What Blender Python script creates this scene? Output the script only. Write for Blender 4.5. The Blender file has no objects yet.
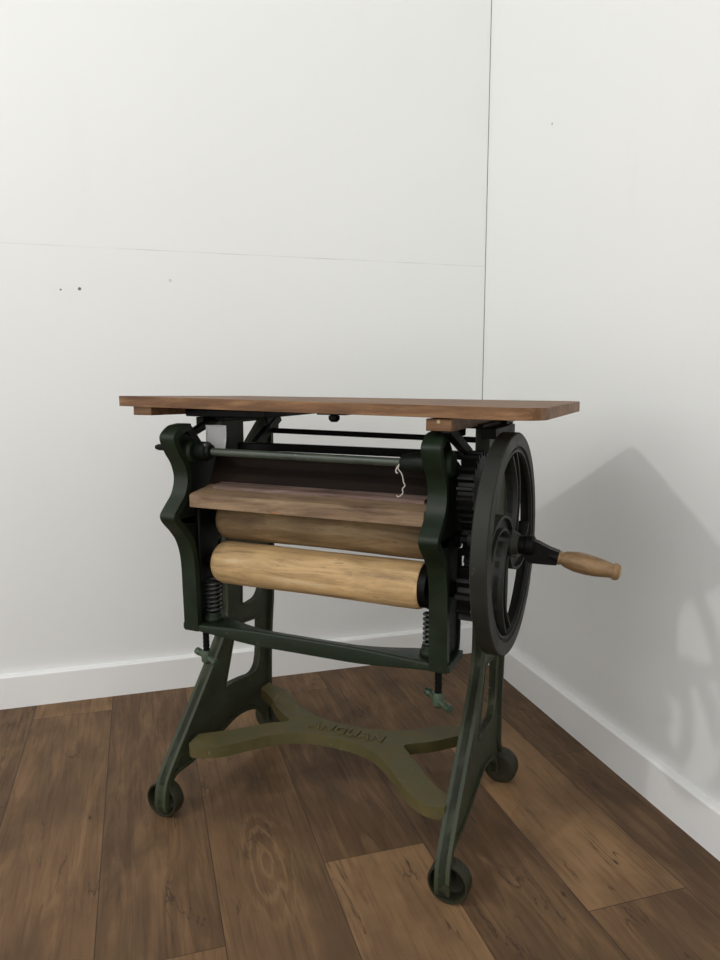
import bpy, bmesh, math, random
from mathutils import Vector, Matrix
from mathutils.geometry import tessellate_polygon
random.seed(4)
sc = bpy.context.scene
col = sc.collection
R = math.radians

# ------------------------------------------------------------------ helpers
def link(name, bm, mat=None, parent=None, smooth=None, bevel=0, seg=2, loc=(0, 0, 0)):
    bmesh.ops.remove_doubles(bm, verts=bm.verts, dist=1e-6)
    bmesh.ops.recalc_face_normals(bm, faces=bm.faces)
    me = bpy.data.meshes.new(name)
    bm.to_mesh(me); bm.free()
    o = bpy.data.objects.new(name, me)
    col.objects.link(o)
    o.location = loc
    if mat: me.materials.append(mat)
    if parent: o.parent = parent
    if bevel:
        b = o.modifiers.new('bevel', 'BEVEL')
        b.width = bevel; b.segments = seg; b.limit_method = 'ANGLE'; b.angle_limit = R(40)
        b.harden_normals = False
    if smooth:
        me.shade_smooth()
        me.set_sharp_from_angle(angle=R(smooth))
    return o

def copy(o, parent=None, loc=None, rot=None):
    c = o.copy(); col.objects.link(c)
    c.parent = parent or o.parent
    if loc is not None: c.location = loc
    if rot is not None: c.rotation_euler = rot
    for ch in list(o.children):
        copy(ch, c)
    return c

def tag(o, label=None, cat=None, group=None, kind=None):
    if label: o['label'] = label
    if cat: o['category'] = cat
    if group: o['group'] = group
    if kind: o['kind'] = kind
    return o

def spline(pts, n=6, closed=False):
    """Catmull-Rom through points (any dimension)."""
    pts = [Vector(p) for p in pts]
    out = []; N = len(pts)
    rng = range(N if closed else N - 1)
    for i in rng:
        if closed:
            p0, p1, p2, p3 = pts[i-1], pts[i], pts[(i+1) % N], pts[(i+2) % N]
        else:
            p1, p2 = pts[i], pts[i+1]
            p0 = pts[i-1] if i > 0 else p1*2 - p2
            p3 = pts[i+2] if i+2 < N else p2*2 - p1
        for k in range(n):
            t = k/n
            out.append(0.5*((2*p1) + (p2-p0)*t + (2*p0-5*p1+4*p2-p3)*t*t + (3*p1-p0-3*p2+p3)*t**3))
    if not closed: out.append(pts[-1])
    return out

AX = {'x': lambda a, b, h: (h, a, b), 'y': lambda a, b, h: (a, h, b), 'z': lambda a, b, h: (a, b, h)}
def prism(bm, outline, axis, lo, hi, holes=()):
    """Extrude a 2D outline (with holes) along an axis."""
    f = AX[axis]
    loops = [[Vector((p[0], p[1], 0)) for p in l] for l in [outline, *holes]]
    flat = [p for l in loops for p in l]
    tris = tessellate_polygon(loops)
    a = [bm.verts.new(f(p[0], p[1], lo)) for p in flat]
    b = [bm.verts.new(f(p[0], p[1], hi)) for p in flat]
    for t in tris:
        if len(set(t)) < 3: continue
        try:
            bm.faces.new([a[i] for i in t]); bm.faces.new([b[i] for i in reversed(t)])
        except ValueError: pass
    s = 0
    for l in loops:
        n = len(l)
        for i in range(n):
            j = (i+1) % n
            try: bm.faces.new([a[s+i], a[s+j], b[s+j], b[s+i]])
            except ValueError: pass
        s += n
    return bm

def band(path, thick, side=1):
    """Closed 2D outline of a strip of given thickness on one side of a path (side=0: centred)."""
    n = len(path); A = []; B = []
    for i, p in enumerate(path):
        t = (Vector(path[min(i+1, n-1)]) - Vector(path[max(i-1, 0)])).to_2d().normalized()
        nr = Vector((-t.y, t.x)); th = thick[i] if isinstance(thick, (list, tuple)) else thick
        q = Vector(p).to_2d()
        if side == 0:
            A.append(q - nr*th/2); B.append(q + nr*th/2)
        else:
            A.append(q); B.append(q + nr*th*side)
    return A + B[::-1]

def box(bm, x0, x1, y0, y1, z0, z1):
    return prism(bm, [(x0, y0), (x1, y0), (x1, y1), (x0, y1)], 'z', z0, z1)

def tube(bm, path, r, n=12, cap=True):
    path = [Vector(p) for p in path]
    rings = []; up = None
    for i, p in enumerate(path):
        t = (path[min(i+1, len(path)-1)] - path[max(i-1, 0)]).normalized()
        if up is None:
            up = Vector((0, 0, 1)) if abs(t.z) < .9 else Vector((1, 0, 0))
        s = t.cross(up).normalized(); up = s.cross(t).normalized()
        rr = r[i] if isinstance(r, (list, tuple)) else r
        rings.append([bm.verts.new(p + (s*math.cos(2*math.pi*k/n) + up*math.sin(2*math.pi*k/n))*rr) for k in range(n)])
    for a, b in zip(rings, rings[1:]):
        for k in range(n):
            bm.faces.new([a[k], a[(k+1) % n], b[(k+1) % n], b[k]])
    if cap:
        bm.faces.new(rings[0][::-1]); bm.faces.new(rings[-1])
    return bm

def lathe(bm, prof, c, axis='x', n=48, closed=False):
    """prof: (h, r) pairs revolved about an axis through c."""
    rings = []
    c = Vector(c)
    for h, r in prof:
        ring = []
        for k in range(n):
            a = 2*math.pi*k/n
            u, v = r*math.cos(a), r*math.sin(a)
            ring.append(bm.verts.new(c + Vector({'x': (h, u, v), 'y': (u, h, v), 'z': (u, v, h)}[axis])))
        rings.append(ring)
    pairs = list(zip(rings, rings[1:]))
    if closed: pairs.append((rings[-1], rings[0]))
    for a, b in pairs:
        for k in range(n):
            try: bm.faces.new([a[k], a[(k+1) % n], b[(k+1) % n], b[k]])
            except ValueError: pass
    if not closed:
        for rg, pr in ((rings[0], prof[0]), (rings[-1], prof[-1])):
            if pr[1] > 1e-6: bm.faces.new(rg)
    return bm

def gear_outline(c, r, teeth, depth, duty=.5):
    pts = []
    for k in range(teeth):
        for f, rr in ((0, r-depth), (.18, r-depth), (.3, r), (.3+.25*duty*2, r), (.75, r-depth)):
            a = 2*math.pi*(k+f)/teeth
            pts.append((c[0]+rr*math.cos(a), c[1]+rr*math.sin(a)))
    return pts

def circle(c, r, n=24):
    return [(c[0]+r*math.cos(2*math.pi*k/n), c[1]+r*math.sin(2*math.pi*k/n)) for k in range(n)]

# ---------------------------------------------------------------- materials
def nodes(name):
    m = bpy.data.materials.new(name); m.use_nodes = True
    nt = m.node_tree
    return m, nt, nt.nodes['Principled BSDF']

def N(nt, t, **kw):
    n = nt.nodes.new(t)
    for k, v in kw.items():
        if k.startswith('i_'): n.inputs[k[2:].replace('_', ' ')].default_value = v
        else: setattr(n, k, v)
    return n

def ramp(nt, src, stops):
    r = nt.nodes.new('ShaderNodeValToRGB')
    e = r.color_ramp.elements
    while len(e) < len(stops): e.new(.5)
    for el, (p, c) in zip(e, stops):
        el.position = p
        el.color = c if len(c) == 4 else (*c, 1)
    nt.links.new(src, r.inputs[0])
    return r.outputs[0]

def mix(nt, a, b, fac, mode='MIX'):
    m = nt.nodes.new('ShaderNodeMix'); m.data_type = 'RGBA'; m.blend_type = mode
    for sock, v in ((m.inputs[0], fac), (m.inputs[6], a), (m.inputs[7], b)):
        if hasattr(v, 'node'): nt.links.new(v, sock)
        elif isinstance(v, (int, float)): sock.default_value = v
        else: sock.default_value = (*v, 1) if len(v) == 3 else v
    return m.outputs[2]

def math_n(nt, op, a, b=0.):
    m = nt.nodes.new('ShaderNodeMath'); m.operation = op
    for s, v in ((m.inputs[0], a), (m.inputs[1], b)):
        if hasattr(v, 'node'): nt.links.new(v, s)
        else: s.default_value = v
    return m.outputs[0]

def coords(nt, scale, rot=(0, 0, 0), out='Object'):
    tc = N(nt, 'ShaderNodeTexCoord'); mp = N(nt, 'ShaderNodeMapping')
    mp.inputs['Scale'].default_value = scale; mp.inputs['Rotation'].default_value = rot
    nt.links.new(tc.outputs[out], mp.inputs[0])
    return mp.outputs[0]

def noise(nt, vec, scale, detail=5, rough=.6, dist=0):
    n = N(nt, 'ShaderNodeTexNoise'); n.inputs['Scale'].default_value = scale
    n.inputs['Detail'].default_value = detail; n.inputs['Roughness'].default_value = rough
    n.inputs['Distortion'].default_value = dist
    nt.links.new(vec, n.inputs['Vector'])
    return n.outputs['Fac']

def bump(nt, bsdf, h, strength, dist=.002):
    b = N(nt, 'ShaderNodeBump'); b.inputs['Strength'].default_value = strength; b.inputs['Distance'].default_value = dist
    nt.links.new(h, b.inputs['Height']); nt.links.new(b.outputs[0], bsdf.inputs['Normal'])

def iron(name, base, worn, chip, rough=.45, amount=.5, spec=.5):
    m, nt, b = nodes(name)
    v = coords(nt, (1, 1, 1))
    n1 = noise(nt, v, 14, 6, .65)
    n2 = noise(nt, v, 95, 4, .6)
    c = mix(nt, base, worn, ramp(nt, n1, [(.5-.22*amount-.1, (0,)*3), (.72, (1,)*3)]))
    c = mix(nt, c, chip, ramp(nt, n2, [(.66, (0,)*3), (.74, (1,)*3)]))
    nt.links.new(c, b.inputs['Base Color'])
    nt.links.new(ramp(nt, n1, [(.3, (rough-.07,)*3), (.7, (rough+.15,)*3)]), b.inputs['Roughness'])
    b.inputs['Specular IOR Level'].default_value = spec
    bump(nt, b, n2, .25, .0012)
    return m

def wood(name, stops, stretch, scale=7, rough=.6, specks=None, bmp=.25, knots=True):
    """stretch: coordinate scale, smallest along the grain."""
    m, nt, b = nodes(name)
    v = coords(nt, stretch)
    g = noise(nt, v, scale, 8, .62, .6)
    fine = noise(nt, v, scale*6, 5, .7)
    c = ramp(nt, g, stops)
    c = mix(nt, c, tuple(.45*x for x in stops[0][1]), ramp(nt, fine, [(.56, (0,)*3), (.78, (.75,)*3)]))
    big = noise(nt, coords(nt, (1, 1, 1)), 9, 3, .5)
    c = mix(nt, c, (.0, .0, .0), ramp(nt, big, [(.35, (.22,)*3), (.6, (0,)*3)]))
    if specks:
        sp = noise(nt, coords(nt, (3, 9, 9)), 11, 2, .4)
        c = mix(nt, c, specks, ramp(nt, sp, [(.70, (0,)*3), (.76, (.85,)*3)]))
    nt.links.new(c, b.inputs['Base Color'])
    b.inputs['Roughness'].default_value = rough
    b.inputs['Specular IOR Level'].default_value = .3
    bump(nt, b, fine, bmp, .0012)
    return m

M_frame = iron('green_black_paint_and_shade', (.003, .0042, .0026), (.006, .009, .005), (.026, .033, .022), .45, .5, .14)
M_ribbon = iron('worn_dark_green_paint', (.0045, .0085, .004), (.011, .020, .009), (.05, .06, .038), .40, .7, .25)
M_leg = iron('dusty_green_paint', (.017, .022, .012), (.048, .055, .029), (.09, .095, .062), .5, .8, .28)
M_olive = iron('olive_rubbed_paint', (.050, .053, .022), (.105, .078, .027), (.14, .14, .09), .48, .8, .3)
M_wheel = iron('grey_black_iron', (.011, .0112, .009), (.021, .022, .017), (.05, .052, .04), .45, .5, .22)
M_black = iron('black_greasy_iron', (.002, .002, .002), (.004, .004, .0035), (.012, .012, .011), .42, .5, .12)
M_gear = iron('bare_gear_iron', (.003, .003, .003), (.006, .006, .0055), (.08, .08, .075), .35, .6, .2)
M_rod = iron('rubbed_green_rod', (.018, .027, .019), (.065, .08, .058), (.16, .18, .15), .36, .6)
M_screw = iron('green_screw_paint', (.014, .036, .018), (.055, .075, .042), (.16, .18, .13), .42, .6)
M_steel = iron('spring_steel', (.016, .016, .015), (.04, .04, .038), (.2, .2, .2), .3, .6)
M_caster = iron('rusty_caster_iron', (.014, .015, .008), (.034, .032, .017), (.06, .056, .036), .5, .7, .28)
M_table = wood('oiled_table_timber', [(.3, (.085, .036, .014)), (.5, (.165, .078, .031)), (.7, (.30, .165, .075))],
               (.9, 7, 7), 7, .5, None, .2)
M_tabletop_worn = None
M_roller = wood('scrubbed_roller_wood', [(.28, (.26, .165, .085)), (.44, (.44, .29, .135)), (.58, (.57, .38, .18)), (.74, (.64, .51, .33))],
                (1.1, 9, 9), 6, .62, (.30, .20, .11), .25)
M_roller_dark = wood('dirty_shaded_roller_wood', [(.28, (.11, .07, .035)), (.5, (.20, .13, .063)), (.7, (.30, .21, .11))],
                     (1.1, 9, 9), 6, .62, (.12, .075, .04), .25)  # upper roller: real dirt plus the shade it sits in, put into the colour
M_board = wood('weathered_feed_board', [(.3, (.10, .056, .031)), (.46, (.185, .118, .07)), (.62, (.27, .185, .11)), (.72, (.37, .21, .085))],
               (1.2, 10, 10), 6, .65, (.34, .16, .06), .3)
M_lip = wood('reddish_strip_wood', [(.3, (.09, .055, .042)), (.5, (.17, .11, .09)), (.7, (.27, .20, .17))],
             (1.2, 10, 10), 9, .6, None, .3)
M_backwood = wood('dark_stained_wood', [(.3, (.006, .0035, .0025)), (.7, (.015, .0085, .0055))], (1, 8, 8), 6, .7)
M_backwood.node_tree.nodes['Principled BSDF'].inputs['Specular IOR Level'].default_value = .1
M_handle = wood('turned_handle_wood', [(.3, (.12, .07, .032)), (.5, (.215, .13, .062)), (.7, (.31, .20, .105))],
                (1.5, 10, 10), 9, .5)

def plain(name, c, rough=.6):
    m, nt, b = nodes(name)
    n = noise(nt, coords(nt, (1, 1, 1)), 40, 4, .6)
    nt.links.new(mix(nt, tuple(.85*x for x in c), c, n), b.inputs['Base Color'])
    b.inputs['Roughness'].default_value = rough
    return m
M_brass = plain('dull_brass', (.42, .33, .16), .4)
M_paper = plain('white_paper', (.86, .87, .87), .8)
M_string = plain('pale_string', (.50, .47, .40), .9)
M_joint = plain('corner_joint_filler', (.10, .125, .115), .8)

# ------------------------------------------------------------------- room
CORNER = Vector((.3414, 2.165, 0))
AW = R(17.0)                                  # heading of the left wall
floor_frame = Matrix.Translation(CORNER) @ Matrix.Rotation(AW, 4, 'Z')
room = floor_frame @ Matrix.Translation((.034, .018, 0))   # a along left wall (-a = left), b = -y towards camera

def wall_mat(name, seam=False, spots=(), axis=0):
    m, nt, b = nodes(name)
    v = coords(nt, (1, 1, 1))
    big = noise(nt, v, 1.6, 3, .5)
    c = mix(nt, (.735, .742, .722), (.775, .78, .765), big)
    # faint rubbed stains
    st = noise(nt, coords(nt, (3.5, 3.5, .8)), 3.2, 4, .55)
    c = mix(nt, c, (.69, .655, .63), ramp(nt, st, [(.6, (0,)*3), (.74, (.15,)*3)]))
    tc = N(nt, 'ShaderNodeTexCoord'); sp = N(nt, 'ShaderNodeSeparateXYZ')
    nt.links.new(tc.outputs['Object'], sp.inputs[0])
    if seam:
        d = math_n(nt, 'ABSOLUTE', math_n(nt, 'SUBTRACT', sp.outputs[2], 1.174))
        line = math_n(nt, 'LESS_THAN', d, .0012)
        brk = ramp(nt, noise(nt, coords(nt, (1, 0, 0)), 5, 2, .5), [(.42, (.08,)*3), (.62, (.42,)*3)])
        c = mix(nt, c, (.36, .36, .32), math_n(nt, 'MULTIPLY', line, brk))
    for (s, z, r, k) in spots:
        dx = math_n(nt, 'SUBTRACT', sp.outputs[axis], s); dz = math_n(nt, 'SUBTRACT', sp.outputs[2], z)
        dd = math_n(nt, 'ADD', math_n(nt, 'MULTIPLY', dx, dx), math_n(nt, 'MULTIPLY', dz, dz))
        c = mix(nt, c, (.06, .06, .06), math_n(nt, 'MULTIPLY', math_n(nt, 'LESS_THAN', dd, r*r), k))
    nt.links.new(c, b.inputs['Base Color'])
    b.inputs['Roughness'].default_value = .55
    b.inputs['Specular IOR Level'].default_value = .35
    bump(nt, b, noise(nt, v, 60, 3, .5), .04, .001)
    return m

def struct(name, bm, mat, bevel=0, turn=0):
    o = link(name, bm, mat, None, None, bevel)
    o.matrix_world = room @ Matrix.Rotation(R(turn), 4, 'Z')
    return tag(o, kind='structure')

HW = 2.75
wl = struct('wall_left', box(bmesh.new(), -4.2, -.0022, 0, .1, -.02, HW),
            wall_mat('wall_paint_left', True, [(-1.164, 1.068, .0026, .8), (-1.120, 1.0715, .0040, .9), (-.899, 1.1, .004, .25)]))
wr = struct('wall_right', box(bmesh.new(), 0, .1, -4.2, .1, -.02, HW),
            wall_mat('wall_paint_right', False, [(-.349, 1.459, .0035, .5)], 1), turn=-1.0)
j = struct('trim_1', box(bmesh.new(), -.0022, 0, .0005, .1, -.02, HW), M_joint)
j['label'] = 'thin dark joint line in the corner between the white walls'

def skirting(name, horiz):
    prof = [(0, 0), (.019, 0), (.019, .083), (.0175, .0855), (.012, .087), (0, .0875)]   # (out, z)
    bm = bmesh.new()
    if horiz: prism(bm, [(-p[0], p[1]) for p in prof], 'x', -4.2, -.014)
    else: prism(bm, [(-p[0], p[1]) for p in prof], 'y', -4.2, 0)
    m = bpy.data.materials.get('skirting_gloss')
    if not m:
        m, nt, b = nodes('skirting_gloss')
        v = coords(nt, (1, 1, 1))
        nt.links.new(mix(nt, (.82, .82, .80), (.86, .86, .85), noise(nt, v, 6, 4, .6)), b.inputs['Base Color'])
        b.inputs['Roughness'].default_value = .35
    return struct(name, bm, m, 0, 0 if horiz else -1.0)
skirting('baseboard_left', True)
skirting('baseboard_right', False)

# floor: vinyl planks, one mesh, each plank with its own tone
bm = bmesh.new()
uvl = bm.loops.layers.uv.new('plank')
tone = bm.loops.layers.float_color.new('tone')
W = .189; a0 = -.109
joints = {0: [.62, 1.9], 1: [.42, 1.065, 2.3], 2: [1.75], 3: [.12, .825, 2.1], 4: [.95+.45, 2.6],
          5: [.966, 2.2], 6: [.085, 1.25, 2.5], 7: [.7, 1.9]}
fix = {(0, 0): .30, (0, 1): .25, (1, 0): .42, (1, 1): .80, (1, 2): .40, (2, 0): .33, (2, 1): .42, (3, 0): .4, (3, 1): .30, (3, 2): .80,
       (4, 0): .52, (5, 0): .34, (5, 1): .62, (6, 0): .7, (6, 1): .50, (7, 0): .35, (7, 1): .4}
rnd = random.Random(9)
for row in range(-3, 20):
    hi = a0 - W*(row-1); lo = hi - W
    if lo > 0: continue
    hi = min(hi, .02)
    js = joints.get(row, [rnd.uniform(.2, 1.2), rnd.uniform(1.4, 2.4)])
    cuts = [-.02] + js + [4.2]
    for k in range(len(cuts)-1):
        b0, b1 = cuts[k], cuts[k+1]
        vs = [bm.verts.new((x, -y, 0)) for x, y in ((lo, b1), (hi, b1), (hi, b0), (lo, b0))]
        f = bm.faces.new(vs)
        t = fix.get((row, k), rnd.uniform(.3, .7)); s = rnd.random()
        for lp, (u, v) in zip(f.loops, ((0, b1-b0), (hi-lo, b1-b0), (hi-lo, 0), (0, 0))):
            lp[uvl].uv = (u, v); lp[tone] = (t, s, (b1-b0)/5, 1)
me = bpy.data.meshes.new('floor')
bmesh.ops.recalc_face_normals(bm, faces=bm.faces)
if bm.faces[0:][0].normal.z < 0: bmesh.ops.reverse_faces(bm, faces=bm.faces)
bm.to_mesh(me); bm.free()
floor = bpy.data.objects.new('floor', me); col.objects.link(floor)
floor.matrix_world = floor_frame
tag(floor, kind='structure')
m, nt, b = nodes('vinyl_oak_planks')
at = N(nt, 'ShaderNodeAttribute', attribute_name='tone'); sx = N(nt, 'ShaderNodeSeparateColor')
nt.links.new(at.outputs['Color'], sx.inputs[0])
tc = N(nt, 'ShaderNodeTexCoord')
off = N(nt, 'ShaderNodeVectorMath', operation='SCALE'); off.inputs['Scale'].default_value = 37
cmb = N(nt, 'ShaderNodeCombineXYZ'); nt.links.new(sx.outputs[1], cmb.inputs[0]); nt.links.new(sx.outputs[1], cmb.inputs[1]); nt.links.new(sx.outputs[0], cmb.inputs[2])
nt.links.new(cmb.outputs[0], off.inputs[0])
add = N(nt, 'ShaderNodeVectorMath', operation='ADD'); nt.links.new(tc.outputs['Object'], add.inputs[0]); nt.links.new(off.outputs[0], add.inputs[1])
mp = N(nt, 'ShaderNodeMapping'); mp.inputs['Scale'].default_value = (8, 1.1, 1); nt.links.new(add.outputs[0], mp.inputs[0])
g = noise(nt, mp.outputs[0], 3.2, 8, .62, 1.2)
mp2 = N(nt, 'ShaderNodeMapping'); mp2.inputs['Scale'].default_value = (34, 1.6, 1); nt.links.new(add.outputs[0], mp2.inputs[0])
fine = noise(nt, mp2.outputs[0], 4, 6, .65, .3)
mp3 = N(nt, 'ShaderNodeMapping'); mp3.inputs['Scale'].default_value = (2.6, 1.3, 1); nt.links.new(add.outputs[0], mp3.inputs[0])
blot = noise(nt, mp3.outputs[0], 3.4, 4, .55)
base = ramp(nt, sx.outputs[0], [(.2, (.096, .056, .031)), (.5, (.165, .097, .051)), (.85, (.300, .176, .088))])
c = mix(nt, base, (.31, .185, .095), ramp(nt, g, [(.45, (0,)*3), (.75, (.6,)*3)]))
c = mix(nt, c, (.045, .027, .017), ramp(nt, fine, [(.5, (0,)*3), (.75, (.5,)*3)]))
c = mix(nt, c, (.055, .035, .023), ramp(nt, blot, [(.34, (.5,)*3), (.6, (0,)*3)]))
# ring grain around a knot on one plank
so2 = N(nt, 'ShaderNodeSeparateXYZ'); nt.links.new(tc.outputs['Object'], so2.inputs[0])
kx = math_n(nt, 'MULTIPLY', math_n(nt, 'SUBTRACT', so2.outputs[0], -.772), 17.)
ky = math_n(nt, 'MULTIPLY', math_n(nt, 'SUBTRACT', so2.outputs[1], -.80), 5.2)
kd = math_n(nt, 'SQRT', math_n(nt, 'ADD', math_n(nt, 'MULTIPLY', kx, kx), math_n(nt, 'MULTIPLY', ky, ky)))
kw = math_n(nt, 'ADD', kd, math_n(nt, 'MULTIPLY', g, .9))
kr = math_n(nt, 'SINE', math_n(nt, 'MULTIPLY', kw, 22.))
km = math_n(nt, 'MULTIPLY', ramp(nt, kr, [(.0, (0,)*3), (1, (.55,)*3)]), ramp(nt, kd, [(.5, (1,)*3), (1., (0,)*3)]))
c = mix(nt, c, (.25, .155, .078), km)
# knots and small dark nicks
vo = N(nt, 'ShaderNodeTexVoronoi'); vo.inputs['Scale'].default_value = 1.0
mp4 = N(nt, 'ShaderNodeMapping'); mp4.inputs['Scale'].default_value = (13, 5.5, 1); nt.links.new(add.outputs[0], mp4.inputs[0])
nt.links.new(mp4.outputs[0], vo.inputs['Vector'])
c = mix(nt, c, (.035, .024, .018), ramp(nt, vo.outputs['Distance'], [(.02, (.8,)*3), (.055, (0,)*3)]))
# long dark cracks
mp5 = N(nt, 'ShaderNodeMapping'); mp5.inputs['Scale'].default_value = (5, .75, 1); nt.links.new(add.outputs[0], mp5.inputs[0])
ck = noise(nt, mp5.outputs[0], 3.4, 5, .55, .4)
ckl = math_n(nt, 'ABSOLUTE', math_n(nt, 'SUBTRACT', ck, .5))
ckm = math_n(nt, 'MULTIPLY', ramp(nt, ckl, [(.0, (1,)*3), (.011, (0,)*3)]), ramp(nt, noise(nt, mp3.outputs[0], 5, 2, .5), [(.52, (0,)*3), (.6, (.8,)*3)]))
c = mix(nt, c, (.045, .03, .022), ckm)
uv = N(nt, 'ShaderNodeUVMap', uv_map='plank'); su = N(nt, 'ShaderNodeSeparateXYZ'); nt.links.new(uv.outputs[0], su.inputs[0])
def edge(sock, size, w):
    if size is None: return math_n(nt, 'LESS_THAN', sock, w)
    return math_n(nt, 'MAXIMUM', math_n(nt, 'LESS_THAN', sock, w), math_n(nt, 'GREATER_THAN', sock, size - w))
ed = math_n(nt, 'MAXIMUM', edge(su.outputs[0], W, .0009), edge(su.outputs[1], None, .0016))
c = mix(nt, c, (.035, .025, .02), math_n(nt, 'MULTIPLY', ed, .75))
nt.links.new(c, b.inputs['Base Color'])
nt.links.new(ramp(nt, fine, [(.3, (.45,)*3), (.7, (.6,)*3)]), b.inputs['Roughness'])
b.inputs['Specular IOR Level'].default_value = .12
bump(nt, b, fine, .12, .001)
me.materials.append(m)

# ------------------------------------------------------------------ mangle
mangle = bpy.data.objects.new('laundry_mangle', None); col.objects.link(mangle)
mangle.location = (-.03846, 1.38318, 0); mangle.rotation_euler = (0, 0, R(-24))
mangle.empty_display_size = .2
tag(mangle, 'dark green cast iron laundry mangle with wooden rollers and table top on plank floor', 'mangle')
P = mangle

# --- leg frames (cast side frames, y-z plane)
leg_front = spline([(-.215, .018), (-.219, .035), (-.213, .07), (-.189, .105), (-.10, .20), (-.012, .30), (.005, .34), (.008, .40), (.002, .55), (0, .768)], 6)
leg_rear = [(.205, .768), (.202, .5), (.198, .36), (.188, .27), (.182, .20), (.180, .11)] + spline([(.185, .085), (.207, .06), (.21, .03)], 3)
arch = spline([(.17, .03), (.155, .06), (.10, .092), (.04, .103), (-.015, .095), (-.07, .085), (-.125, .078), (-.175, .077), (-.194, .062), (-.199, .04), (-.201, .018)], 5)
outline = [tuple(p) for p in leg_front] + leg_rear + [tuple(p) for p in arch]
win = [(.0, .186)] + [tuple(p) for p in spline([(.03, .186), (.07, .181), (.105, .176), (.127, .186), (.137, .21)], 4)] + \
      [(.140, .25), (.142, .30), (.045, .31), (.035, .28)]
win2 = [(.072, .354)] + [tuple(p) for p in spline([(.10, .346), (.135, .35), (.153, .37), (.155, .39)], 4)] + [(.155, .44), (.075, .44)]
win3 = [(.092, .756), (.092, .695), (.165, .756)]
def make_leg():
    bm = bmesh.new()
    prism(bm, outline, 'x', -.006, .006, [win, win2, win3])
    prism(bm, band([p for p in leg_front], .012, -1), 'x', -.0125, .0125)
    rr = [(.205, .768), (.202, .5), (.198, .36), (.188, .27), (.182, .20), (.180, .11), (.185, .085), (.207, .06), (.21, .03)]
    prism(bm, band(spline(rr, 3), .010, -1), 'x', -.014, .014)
    prism(bm, band(spline(arch, 1), .008, -1), 'x', -.0105, .0105)
    # rims of the windows
    for w in (win, win2):
        pts = w + [w[0]]
        prism(bm, band(pts, .005, -1), 'x', -.0075, .0075)
    return link('leg_frame', bm, M_leg, P, 35, .002, loc=(-.283, 0, 0))
legL = make_leg()
legR = copy(legL, P, (.2775, 0, 0), (0, 0, .026))

# --- caster wheels, axle along y, dished side outwards
def make_caster():
    bm = bmesh.new()
    prof = [(-.015, .0335), (-.012, .035), (.010, .035), (.014, .031), (.016, .022), (.016, .008), (.010, .008), (.010, .021), (.006, .027), (-.012, .0295), (-.015, .031)]
    lathe(bm, prof, (0, 0, 0), 'y', 40, True)
    o = link('caster_wheel', bm, M_caster, P, 35, loc=(-.290, -.192, .035))
    bm = bmesh.new()
    tube(bm, [(0, -.026, 0), (0, .019, 0)], .0075, 16)
    link('axle_pin', bm, M_steel if False else M_caster, o, 35)
    return o
ca = make_caster()
copy(ca, P, (.290, -.194, .035))
copy(ca, P, (-.286, .194, .035), (0, 0, math.pi))
copy(ca, P, (.284, .194, .035), (0, 0, math.pi))

# --- stretcher
front = [(-.252, -.164), (-.243, -.171), (-.228, -.171), (-.186, -.147), (-.15, -.103), (-.112, -.062), (-.066, -.036), (0, -.027),
         (.066, -.036), (.112, -.062), (.155, -.103), (.188, -.138), (.223, -.164), (.252, -.171), (.2705, -.167)]
rear = [(.268, .153), (.217, .128), (.169, .100), (.138, .075), (.105, .054), (.055, .036), (0, .032),
        (-.055, .036), (-.105, .054), (-.143, .076), (-.169, .103), (-.196, .126), (-.258, .148)]
gapr = [(.268, .108), (.225, .082), (.185, .040), (.150, .014), (.136, 0), (.150, -.018), (.190, -.062), (.235, -.108), (.2705, -.131)]
gapl = [(-.258, -.125), (-.21, -.084), (-.161, -.034), (-.132, -.012), (-.12, .002), (-.143, .018), (-.176, .042), (-.211, .079), (-.258, .112)]
so = [tuple(p) for p in spline(front, 5)] + [tuple(p) for p in spline(gapr[::-1], 4)] + [tuple(p) for p in spline(rear, 5)] + [tuple(p) for p in spline(gapl[::-1], 4)]
bm = bmesh.new(); prism(bm, so, 'z', .118, .141)
stretcher = link('stretcher', bm, M_olive, P, 35, .0025)
# raised lettering cast on the stretcher
cu = bpy.data.curves.new('lettering', 'FONT'); cu.body = 'ANGLIAN'; cu.size = .036; cu.extrude = .0016; cu.align_x = 'CENTER'; cu.space_character = 1.05
cu.bevel_depth = .0006
to = bpy.data.objects.new('tmp_text', cu); col.objects.link(to)
dg = bpy.context.evaluated_depsgraph_get(); dg.update()
tm = bpy.data.meshes.new_from_object(to.evaluated_get(dg)); bpy.data.objects.remove(to)
tm.name = 'lettering'; tm.transform(Matrix.Translation((.012, -.009, .1415)))
lo = bpy.data.objects.new('lettering', tm); col.objects.link(lo); lo.parent = stretcher; tm.materials.clear(); tm.materials.append(M_olive)
lo['label'] = 'raised cast lettering on the stretcher'

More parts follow.
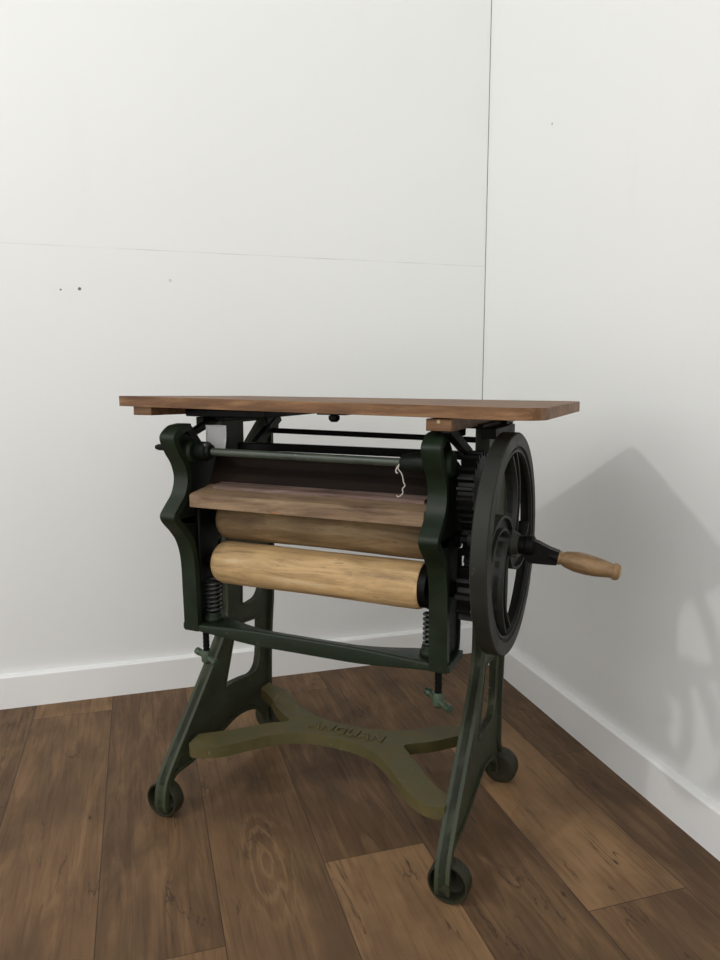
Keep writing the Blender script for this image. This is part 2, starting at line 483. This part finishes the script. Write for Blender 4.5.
# --- front roller frame: two S-curved uprights and a bar
S = spline([(-.150, .767), (-.178, .763), (-.199, .749), (-.200, .736), (-.188, .714), (-.172, .692), (-.165, .665), (-.174, .638), (-.196, .616),
            (-.208, .602), (-.203, .588), (-.181, .566), (-.164, .543), (-.153, .505), (-.150, .43), (-.148, .366)], 6)
def make_upright():
    bm = bmesh.new()
    prism(bm, band(S, .013, 1), 'x', -.016, .016)
    back = [(-.098, .366), (-.080, .372), (-.071, .385), (-.068, .40), (-.066, .46), (-.066, .56), (-.03, .59), (-.025, .62), (-.03, .69), (-.10, .722), (-.138, .763)]
    o2 = [tuple(p + Vector((.006, 0))) for p in S] + back
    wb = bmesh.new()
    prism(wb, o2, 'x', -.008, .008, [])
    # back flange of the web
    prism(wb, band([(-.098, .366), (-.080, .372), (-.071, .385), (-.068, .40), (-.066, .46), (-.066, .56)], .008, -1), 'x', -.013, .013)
    # bulged head boss that carries the pressure rod
    lathe(bm, [(-.022, .001), (-.022, .016), (-.016, .022), (.016, .022), (.021, .018), (.021, .001)], (0, -.146, .715), 'x', 28)
    # slide block with pocket for the spring
    o = link('roller_frame', bm, M_ribbon, P, 35, .0022, loc=(-.249, 0, 0))
    link('web', wb, M_frame, o, 35, .0015)  # web coloured darker than the ribbon: shade under the table put into its paint
    return o
upL = make_upright()
upR = copy(upL, P, (.249, 0, 0)); upR.scale = (1, 1, 1)

# bar: broad flat feet at both ends, narrow and deeper in the middle
bm = bmesh.new()
rings = []
for k in range(41):
    t = -1 + 2*k/40; x = t*.269
    e = max(0, (abs(t)-.30)/.70); e = e*e*(3-2*e)
    yf = -.147 - .004*(1-e); yb = yf + .034 + .047*e
    zt = .387 - .008*e; zb = .358 + .009*e
    if e > .98: zt = .381
    rg = [(x, yf, zb), (x, yf, zt-.003), (x, yf+.003, zt), (x, yb-.006, zt - .006*(1-e)), (x, yb, zt-.010*(1-e)-.002), (x, yb, zb)]
    rings.append([bm.verts.new(p) for p in rg])
for A, B in zip(rings, rings[1:]):
    for k in range(6):
        bm.faces.new([A[k], A[(k+1) % 6], B[(k+1) % 6], B[k]])
bm.faces.new(rings[0][::-1]); bm.faces.new(rings[-1])
link('front_bar', bm, M_ribbon, P, 50, .0015)

# --- rollers
def roller(name, y, z, r, x0, x1, mat, wear):
    bm = bmesh.new()
    prof = [(x0, r*.30), (x0, r*.80), (x0+.006, r*.93), (x0+.016, r*.99)]
    for k in range(1, 12):
        t = k/12
        prof.append((x0+.016+(x1-x0-.026)*t, r*(1 - wear*math.sin(math.pi*t) + .006*math.sin(9*t))))
    prof += [(x1-.006, r*.99), (x1, r*.95), (x1, r*.3)]
    lathe(bm, prof, (0, y, z), 'x', 40)
    o = link(name, bm, mat, P, 40)
    bm = bmesh.new()
    tube(bm, [(x0-.022, y, z), (x0+.002, y, z)], r*.34, 20)
    link('axle', bm, M_black, o, 40)
    bm = bmesh.new()
    lathe(bm, [(x1-.002, .001), (x1-.002, r*.9), (x1+.013, r*.9), (x1+.013, r*.34), (x1+.058, r*.34), (x1+.058, .001)], (0, y, z), 'x', 28)
    link('axle', bm, M_black, o, 40)
    return o
rl = roller('lower_roller', -.1, .497, .0415, -.211, .207, M_roller, .02)
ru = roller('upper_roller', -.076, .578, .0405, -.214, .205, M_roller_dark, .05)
rl['label'] = 'pale scrubbed wooden lower roller'; ru['label'] = 'darker dirty wooden upper roller, shade put into its colour'

# bearing blocks that slide in the frames, springs below them, pressure screws
bm = bmesh.new()
prism(bm, [(-.135, .462), (-.075, .462), (-.075, .53), (-.06, .545), (-.06, .615), (-.115, .625), (-.135, .60)], 'x', -.010, .010)
bb = link('bearing_block', bm, M_black, P, 35, .003, loc=(-.2425, 0, 0)); copy(bb, P, (.2425, 0, 0))
bm = bmesh.new()
tube(bm, [(.0135*math.cos(a/10*2*math.pi), .0135*math.sin(a/10*2*math.pi), .0086*a/10) for a in range(0, 75)], .0024, 8)
sp_ = link('spring', bm, M_steel, P, 60, loc=(-.224, -.108, .395)); copy(sp_, P, (.224, -.108, .395))
bm = bmesh.new()
lathe(bm, [(0, .020), (.006, .020), (.009, .017), (.016, .016), (.016, .001)], (0, 0, 0), 'z', 20)
cup = link('spring_cup', bm, M_ribbon, P, 35, .001, loc=(-.224, -.108, .381)); copy(cup, P, (.224, -.108, .381))
def screw(x, ang):
    bm = bmesh.new()
    pr = []
    for k in range(24):
        pr.append((.305 + .004*k - .0, .0058 if k % 2 else .0068))
    lathe(bm, pr, (0, 0, 0), 'z', 14)
    o = link('pressure_screw', bm, M_black, P, 40, loc=(x, -.105, 0))
    bm = bmesh.new()
    d = Vector((math.cos(ang), math.sin(ang), -.12)).normalized()
    c0 = Vector((0, 0, .298))
    tube(bm, [c0+Vector((0, 0, .014)), c0+Vector((0, 0, .008)), c0+Vector((0, 0, -.008)), c0+Vector((0, 0, -.013))], [.008, .0105, .0105, .006], 16)
    tube(bm, [c0-d*.034, c0-d*.0335, c0-d*.023, c0-d*.021, c0-d*.01, c0+d*.01, c0+d*.021, c0+d*.023, c0+d*.0335, c0+d*.034],
         [.004, .0072, .0072, .0056, .0062, .0062, .0056, .0072, .0072, .004], 14)
    link('tee_handle', bm, M_screw, o, 40)
screw(-.247, R(-20)); screw(.237, R(-36))

# --- feed board and strips
def board(name, x0, x1, sec, mat, bev=.0015, par=None):
    bm = bmesh.new(); prism(bm, sec, 'x', x0, x1)
    return link(name, bm, mat, par or P, None, bev)
fb = board('feed_board', -.223, .2315, [(-.176, .615), (-.176, .637), (-.172, .640), (-.105, .650), (-.105, .627)], M_board)
fs = board('edge_strip', -.200, .218, [(-.136, .645), (-.136, .6505), (-.132, .652), (-.105, .655), (-.105, .648)], M_lip, .001, fb)
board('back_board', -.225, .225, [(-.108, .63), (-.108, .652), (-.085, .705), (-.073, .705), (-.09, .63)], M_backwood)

# --- pressure rod with collars
bm = bmesh.new(); tube(bm, [(-.236, -.140, .7155), (.235, -.140, .7125)], .0072, 18)
rod = link('pressure_rod', bm, M_rod, P, 40)
bm = bmesh.new(); lathe(bm, [(.178, .009), (.180, .013), (.206, .019), (.224, .020), (.226, .001)], (0, -.140, .7125), 'x', 28)
link('collar', bm, M_frame, rod, 40, .001)
bm = bmesh.new(); lathe(bm, [(-.226, .001), (-.224, .018), (-.204, .018), (-.202, .014), (-.196, .013), (-.194, .008)], (0, -.140, .7155), 'x', 28)
link('collar', bm, M_frame, rod, 40, .001)
bm = bmesh.new(); lathe(bm, [(0, .001), (.0, .006), (.005, .008), (.009, .006), (.011, .001)], (-.204, -.145, .722), 'z', 14)
link('oil_screw', bm, M_steel, rod, 40)

# --- rear tie bars
bm = bmesh.new(); tube(bm, [(-.262, .17, .733), (.262, .17, .727)], .006, 14)
link('tie_bar', bm, M_black, P, 40)
bm = bmesh.new(); box(bm, -.262, .262, .045, .058, .700, .716)
link('tie_bar', bm, M_black, P, 40, .002)

# --- brackets carrying the table top
def bracket(x):
    s = 1 if x > 0 else -1
    bm = bmesh.new()
    box(bm, -.022, .022, -.045, .215, .765, .7725)
    box(bm, -.030, -.012, -.065, -.030, .752, .774)
    box(bm, -.004, .004, .15, .20, .735, .77)
    return link('table_bracket', bm, M_black, P, 35, .0015, loc=(x, 0, 0))
bracket(-.255); bracket(.268)
bm = bmesh.new(); box(bm, .285, .312, -.045, .105, .748, .766); box(bm, .280, .300, .09, .108, .745, .776)
link('hinge_plate', bm, M_frame, P, 35, .0015)
# diagonal braces at the top of the frames
def bar(name, p0, p1, w, t, mat):
    p0, p1 = Vector(p0), Vector(p1); d = (p1-p0).normalized(); s = Vector((1, 0, 0)); n = d.cross(s).normalized()
    bm = bmesh.new(); vs = []
    for p in (p0, p1):
        vs.append([bm.verts.new(p + s*a*t/2 + n*b_*w/2) for a, b_ in ((-1, -1), (1, -1), (1, 1), (-1, 1))])
    for k in range(4): bm.faces.new([vs[0][k], vs[0][(k+1) % 4], vs[1][(k+1) % 4], vs[1][k]])
    bm.faces.new(vs[0][::-1]); bm.faces.new(vs[1])
    return link(name, bm, mat, P, 35, .0015)
bar('brace', (.272, -.195, .775), (.272, -.07, .725), .016, .014, M_black)
bar('brace', (-.262, -.15, .735), (-.262, -.02, .772), .014, .012, M_black)
bar('brace', (-.255, .072, .690), (-.255, .205, .762), .020, .014, M_black)
bar('brace', (.255, .06, .700), (.255, .20, .770), .020, .014, M_black)
bm = bmesh.new(); tube(bm, [(-.262, -.165, .722), (-.296, -.165, .722), (-.303, -.165, .722)], [.006, .006, .004], 12)
link('pivot_pin', bm, M_black, P, 40)

# --- table top
def rounded(x0, x1, y0, y1, rs, n=6):
    out = []
    for (cx, cy, a0_, r) in ((x0, y0, 180, rs[0]), (x1, y0, 270, rs[1]), (x1, y1, 0, rs[2]), (x0, y1, 90, rs[3])):
        ccx = cx + r*(1 if cx == x0 else -1); ccy = cy + r*(1 if cy == y0 else -1)
        for k in range(n+1):
            a = R(a0_ + 90*k/n)
            out.append((ccx + r*math.cos(a), ccy + r*math.sin(a)))
    return out
TX0, TX1, TY0, TY1 = -.371, .398, -.205, .225
def warp(x, y):          # the old board is slightly warped: front left corner lifts
    u = (x-TX0)/(TX1-TX0); v = (y-TY0)/(TY1-TY0)
    return (.0125*(1-u) + .002*u)*(1-v) + (.003*(1-u) + 0*u)*v
bm = bmesh.new(); prism(bm, rounded(TX0, TX1, TY0, TY1, (.006, .052, .030, .006)), 'z', 0, .0185)
for v in bm.verts: v.co.z += warp(v.co.x, v.co.y)
top = link('table_top', bm, M_table, P, 40, .0018, loc=(.017, 0, .7868))
bm = bmesh.new(); box(bm, -.0205, .0205, -.197, .19, -.0185, -.0002)
bt = link('batten', bm, M_table, top, None, .0012, loc=(-.322, 0, .0108))
bt.rotation_euler = (R(-1.15), 0, 0)
b2 = copy(bt, top, (.243, 0, .0015), (R(-.15), 0, 0))
bm = bmesh.new(); lathe(bm, [(0, .0001), (.0005, .003), (.001, .0001)], (.243, -.1985, -.002), 'y', 10)
link('brass_pin', bm, M_brass, top, 40)
bm = bmesh.new(); box(bm, -.028, .028, -.112, -.085, -.006, -.0002); lathe(bm, [(-.019, .0001), (-.0185, .006), (-.014, .010), (-.008, .010), (-.006, .006)], (0, -.10, 0), 'z', 20)
link('catch_knob', bm, M_black, top, 40, loc=(.02, 0, .0055))
bm = bmesh.new(); box(bm, -.30, -.12, -.10, .16, -.010, .004)
link('under_plate', bm, M_black, top, 40, .002)

# --- fly wheel
WC = (-.116, .591); WR = .177
bm = bmesh.new()
lathe(bm, [(.3345, WR-.003), (.3365, WR), (.358, WR), (.360, WR-.002), (.3605, .1555), (.357, .1545), (.3555, .1515), (.3585, .150), (.3585, .1465), (.353, .146), (.351, .148), (.351, WR-.012), (.349, WR-.010), (.3345, WR-.010)],
      (0, *WC), 'x', 96, True)
wheel = link('fly_wheel', bm, M_wheel, P, 35, loc=(.003, 0, -.002))
for th in (180, 90, 0, -90):
    pts = []
    for rr, da in ((.08, -80), (.20, -60), (.35, -42), (.50, -29), (.65, -16), (.84, 0)):
        a = R(th + da); pts.append((WC[0]+WR*rr*math.cos(a), WC[1]+WR*rr*math.sin(a)))
    pth = spline(pts, 6)
    n = len(pth); wd = [.027 - .003*math.sin(math.pi*i/(n-1)) for i in range(n)]
    bm = bmesh.new()
    prism(bm, band(pth, wd, 0), 'x', .339, .349)
    o1 = band(pth, wd, 0)
    prism(bm, band(o1[:n], .0045, 1), 'x', .337, .356)
    prism(bm, band(o1[n:], .0045, 1), 'x', .337, .356)
    link('spoke', bm, M_wheel, wheel, 35, .001)
bm = bmesh.new()
lathe(bm, [(.285, .012), (.325, .012), (.325, .022), (.358, .022), (.362, .019), (.368, .017), (.368, .0001)], (0, *WC), 'x', 32)
link('hub', bm, M_wheel, wheel, 35, .001)
# crank: round boss, forked iron socket, turned handle
crank = None
bm = bmesh.new()
lathe(bm, [(.366, .0150), (.380, .0150), (.382, .0165), (.392, .0165), (.395, .013), (.395, .0001)], (0, WC[0]+.004, WC[1]-.004), 'x', 24)
crank = link('crank', bm, M_black, P, 35, .001)
tl = R(9)
T = Matrix.Translation((.391, WC[0]+.003, WC[1]-.012)) @ Matrix.Rotation(tl, 4, 'Y') @ Matrix.Diagonal((.90, 1, 1, 1))
bm = bmesh.new()
prism(bm, [(-.012, -.010), (-.012, .018), (.005, .018), (.03, .012), (.046, .0105), (.046, -.011), (.03, -.014), (.0, -.0185)], 'y', -.009, .009)
lathe(bm, [(.030, .0095), (.044, .0105), (.047, .0105), (.047, .0001)], (0, 0, 0), 'x', 20)
bm.transform(T)
link('handle_socket', bm, M_black, crank, 35, .0012)
bm = bmesh.new()
lathe(bm, [(.046, .0001), (.046, .0085), (.0465, .0110), (.050, .0110), (.0515, .0095), (.058, .0125), (.075, .0158), (.092, .0162), (.110, .0150), (.128, .0122), (.136, .0108), (.138, .0128), (.143, .0130), (.148, .0105), (.150, .005), (.1503, .0001)],
      (0, 0, 0), 'x', 28)
hme = link('wooden_grip', bm, M_handle, crank, 50); hme.matrix_local = T
bm = bmesh.new(); lathe(bm, [(.1475, .0101), (.1495, .007), (.151, .004), (.1512, .0001)], (0, 0, 0), 'x', 20)
fer = link('end_rivet', bm, M_brass, crank, 50); fer.matrix_local = T

# --- gears between the right frame and the wheel
def gear(c, r, teeth, depth, x0, x1, mat, bore=.0, holes=0):
    bm = bmesh.new()
    prism(bm, gear_outline(c, r, teeth, depth), 'x', x0, x1, [circle((c[0]+r*.55*math.cos(k*2*math.pi/5), c[1]+r*.55*math.sin(k*2*math.pi/5)), r*.16, 12) for k in range(holes)])
    lathe(bm, [(x0-.006, .001), (x0-.006, r*.28), (x1+.006, r*.28), (x1+.006, .001)], (0, *c), 'x', 20)
    return link('gear', bm, mat, P, 30, .001)
gear((-.1, .497), .049, 11, .015, .2755, .300, M_gear)
gear((-.076, .588), .049, 11, .015, .2755, .300, M_gear)
gear((-.088, .668), .064, 24, .009, .2755, .302, M_gear)
gear(WC, .036, 14, .008, .3265, .331, M_gear)

# --- things hanging on the mangle
wp = mangle.matrix_basis if False else Matrix.Translation(mangle.location) @ Matrix.Rotation(R(-24), 4, 'Z')
bm = bmesh.new()
rnd = random.Random(2)
loop = [(.181, -.140+.0092*math.cos(a), .7128+.0092*math.sin(a)) for a in [2*math.pi*k/14 for k in range(15)]]
tube(bm, loop, .0013, 6)
tube(bm, spline([(.180, -.150, .713), (.178, -.152, .704), (.183, -.151, .697), (.186, -.152, .690), (.188, -.153, .682), (.190, -.152, .677), (.186, -.153, .671), (.187, -.153, .665), (.183, -.153, .660), (.178, -.153, .6575), (.176, -.153, .660)], 4), .0011, 6)
tube(bm, spline([(.181, -.150, .712), (.176, -.152, .706), (.174, -.152, .699), (.177, -.152, .6965)], 4), .0015, 6)
st = link('string', bm, M_string, None, 60); st.matrix_world = wp
tag(st, 'short pale string knotted round the green rod, its frayed end dangling', 'string')
bm = bmesh.new()
nx, nz = 8, 10; g_ = []
for i in range(nx+1):
    for k in range(nz+1):
        u, v = i/nx, k/nz
        x = -.240 + .044*u + .002*math.sin(v*3); z = .715 + .046*v - .004*u*(1-v)
        y = -.100 + .004*v + .008*math.sin(u*2.6)*(.4+.6*v)
        g_.append(bm.verts.new((x, y, z)))
for i in range(nx):
    for k in range(nz):
        a = i*(nz+1)+k
        bm.faces.new([g_[a], g_[a+nz+1], g_[a+nz+2], g_[a+1]])
pt = link('paper_tag', bm, M_paper, None, 60); pt.matrix_world = wp
so_ = pt.modifiers.new('thick', 'SOLIDIFY'); so_.thickness = .0004
tag(pt, 'small white paper tag tucked behind the left end of the green rod', 'tag')

# ------------------------------------------------------------------ lights
def area(name, loc, target, size, power, color=(1, 1, 1), shape='DISK', size_y=None):
    l = bpy.data.lights.new(name, 'AREA'); l.shape = shape; l.size = size; l.energy = power; l.color = color
    if size_y: l.size_y = size_y
    o = bpy.data.objects.new(name, l); col.objects.link(o); o.location = loc
    o.rotation_euler = (Vector(target)-Vector(loc)).to_track_quat('-Z', 'Y').to_euler()
    return o
area('ceiling_spot_lamp', (-2.26, -.15, 2.60), (.1, 1.5, .7), .11, 17, (1, .99, .97))
area('ceiling_panel_lamp', (-1.3, -.9, 2.6), (0, 1.6, .6), 1.8, 14, (1, 1, .99), 'RECTANGLE', 1.2)
w = bpy.data.worlds.new('World'); sc.world = w; w.use_nodes = True
wt = w.node_tree
wtc = N(wt, 'ShaderNodeTexCoord'); wse = N(wt, 'ShaderNodeSeparateXYZ'); wt.links.new(wtc.outputs['Generated'], wse.inputs[0])
wc = ramp(wt, math_n(wt, 'ABSOLUTE', wse.outputs[2]), [(.0, (1, 1, .985)), (.35, (.64, .64, .637)), (1, (.26, .263, .267))])   # pale room around, dimmer ceiling
wt.links.new(wc, wt.nodes['Background'].inputs[0])
wt.nodes['Background'].inputs[1].default_value = 1.72

# ------------------------------------------------------------------ camera
cd = bpy.data.cameras.new('camera'); cam = bpy.data.objects.new('camera', cd); col.objects.link(cam)
cam.location = (0, 0, .85); cam.rotation_euler = (R(90-8.0), 0, 0)
cd.sensor_fit = 'VERTICAL'; cd.sensor_height = 36; cd.lens = 36*725/960
cd.clip_start = .02
sc.camera = cam
sc.view_settings.view_transform = 'Standard'; sc.view_settings.look = 'None'
sc.view_settings.exposure = .12; sc.view_settings.gamma = 1; sc.view_settings.use_curve_mapping = False
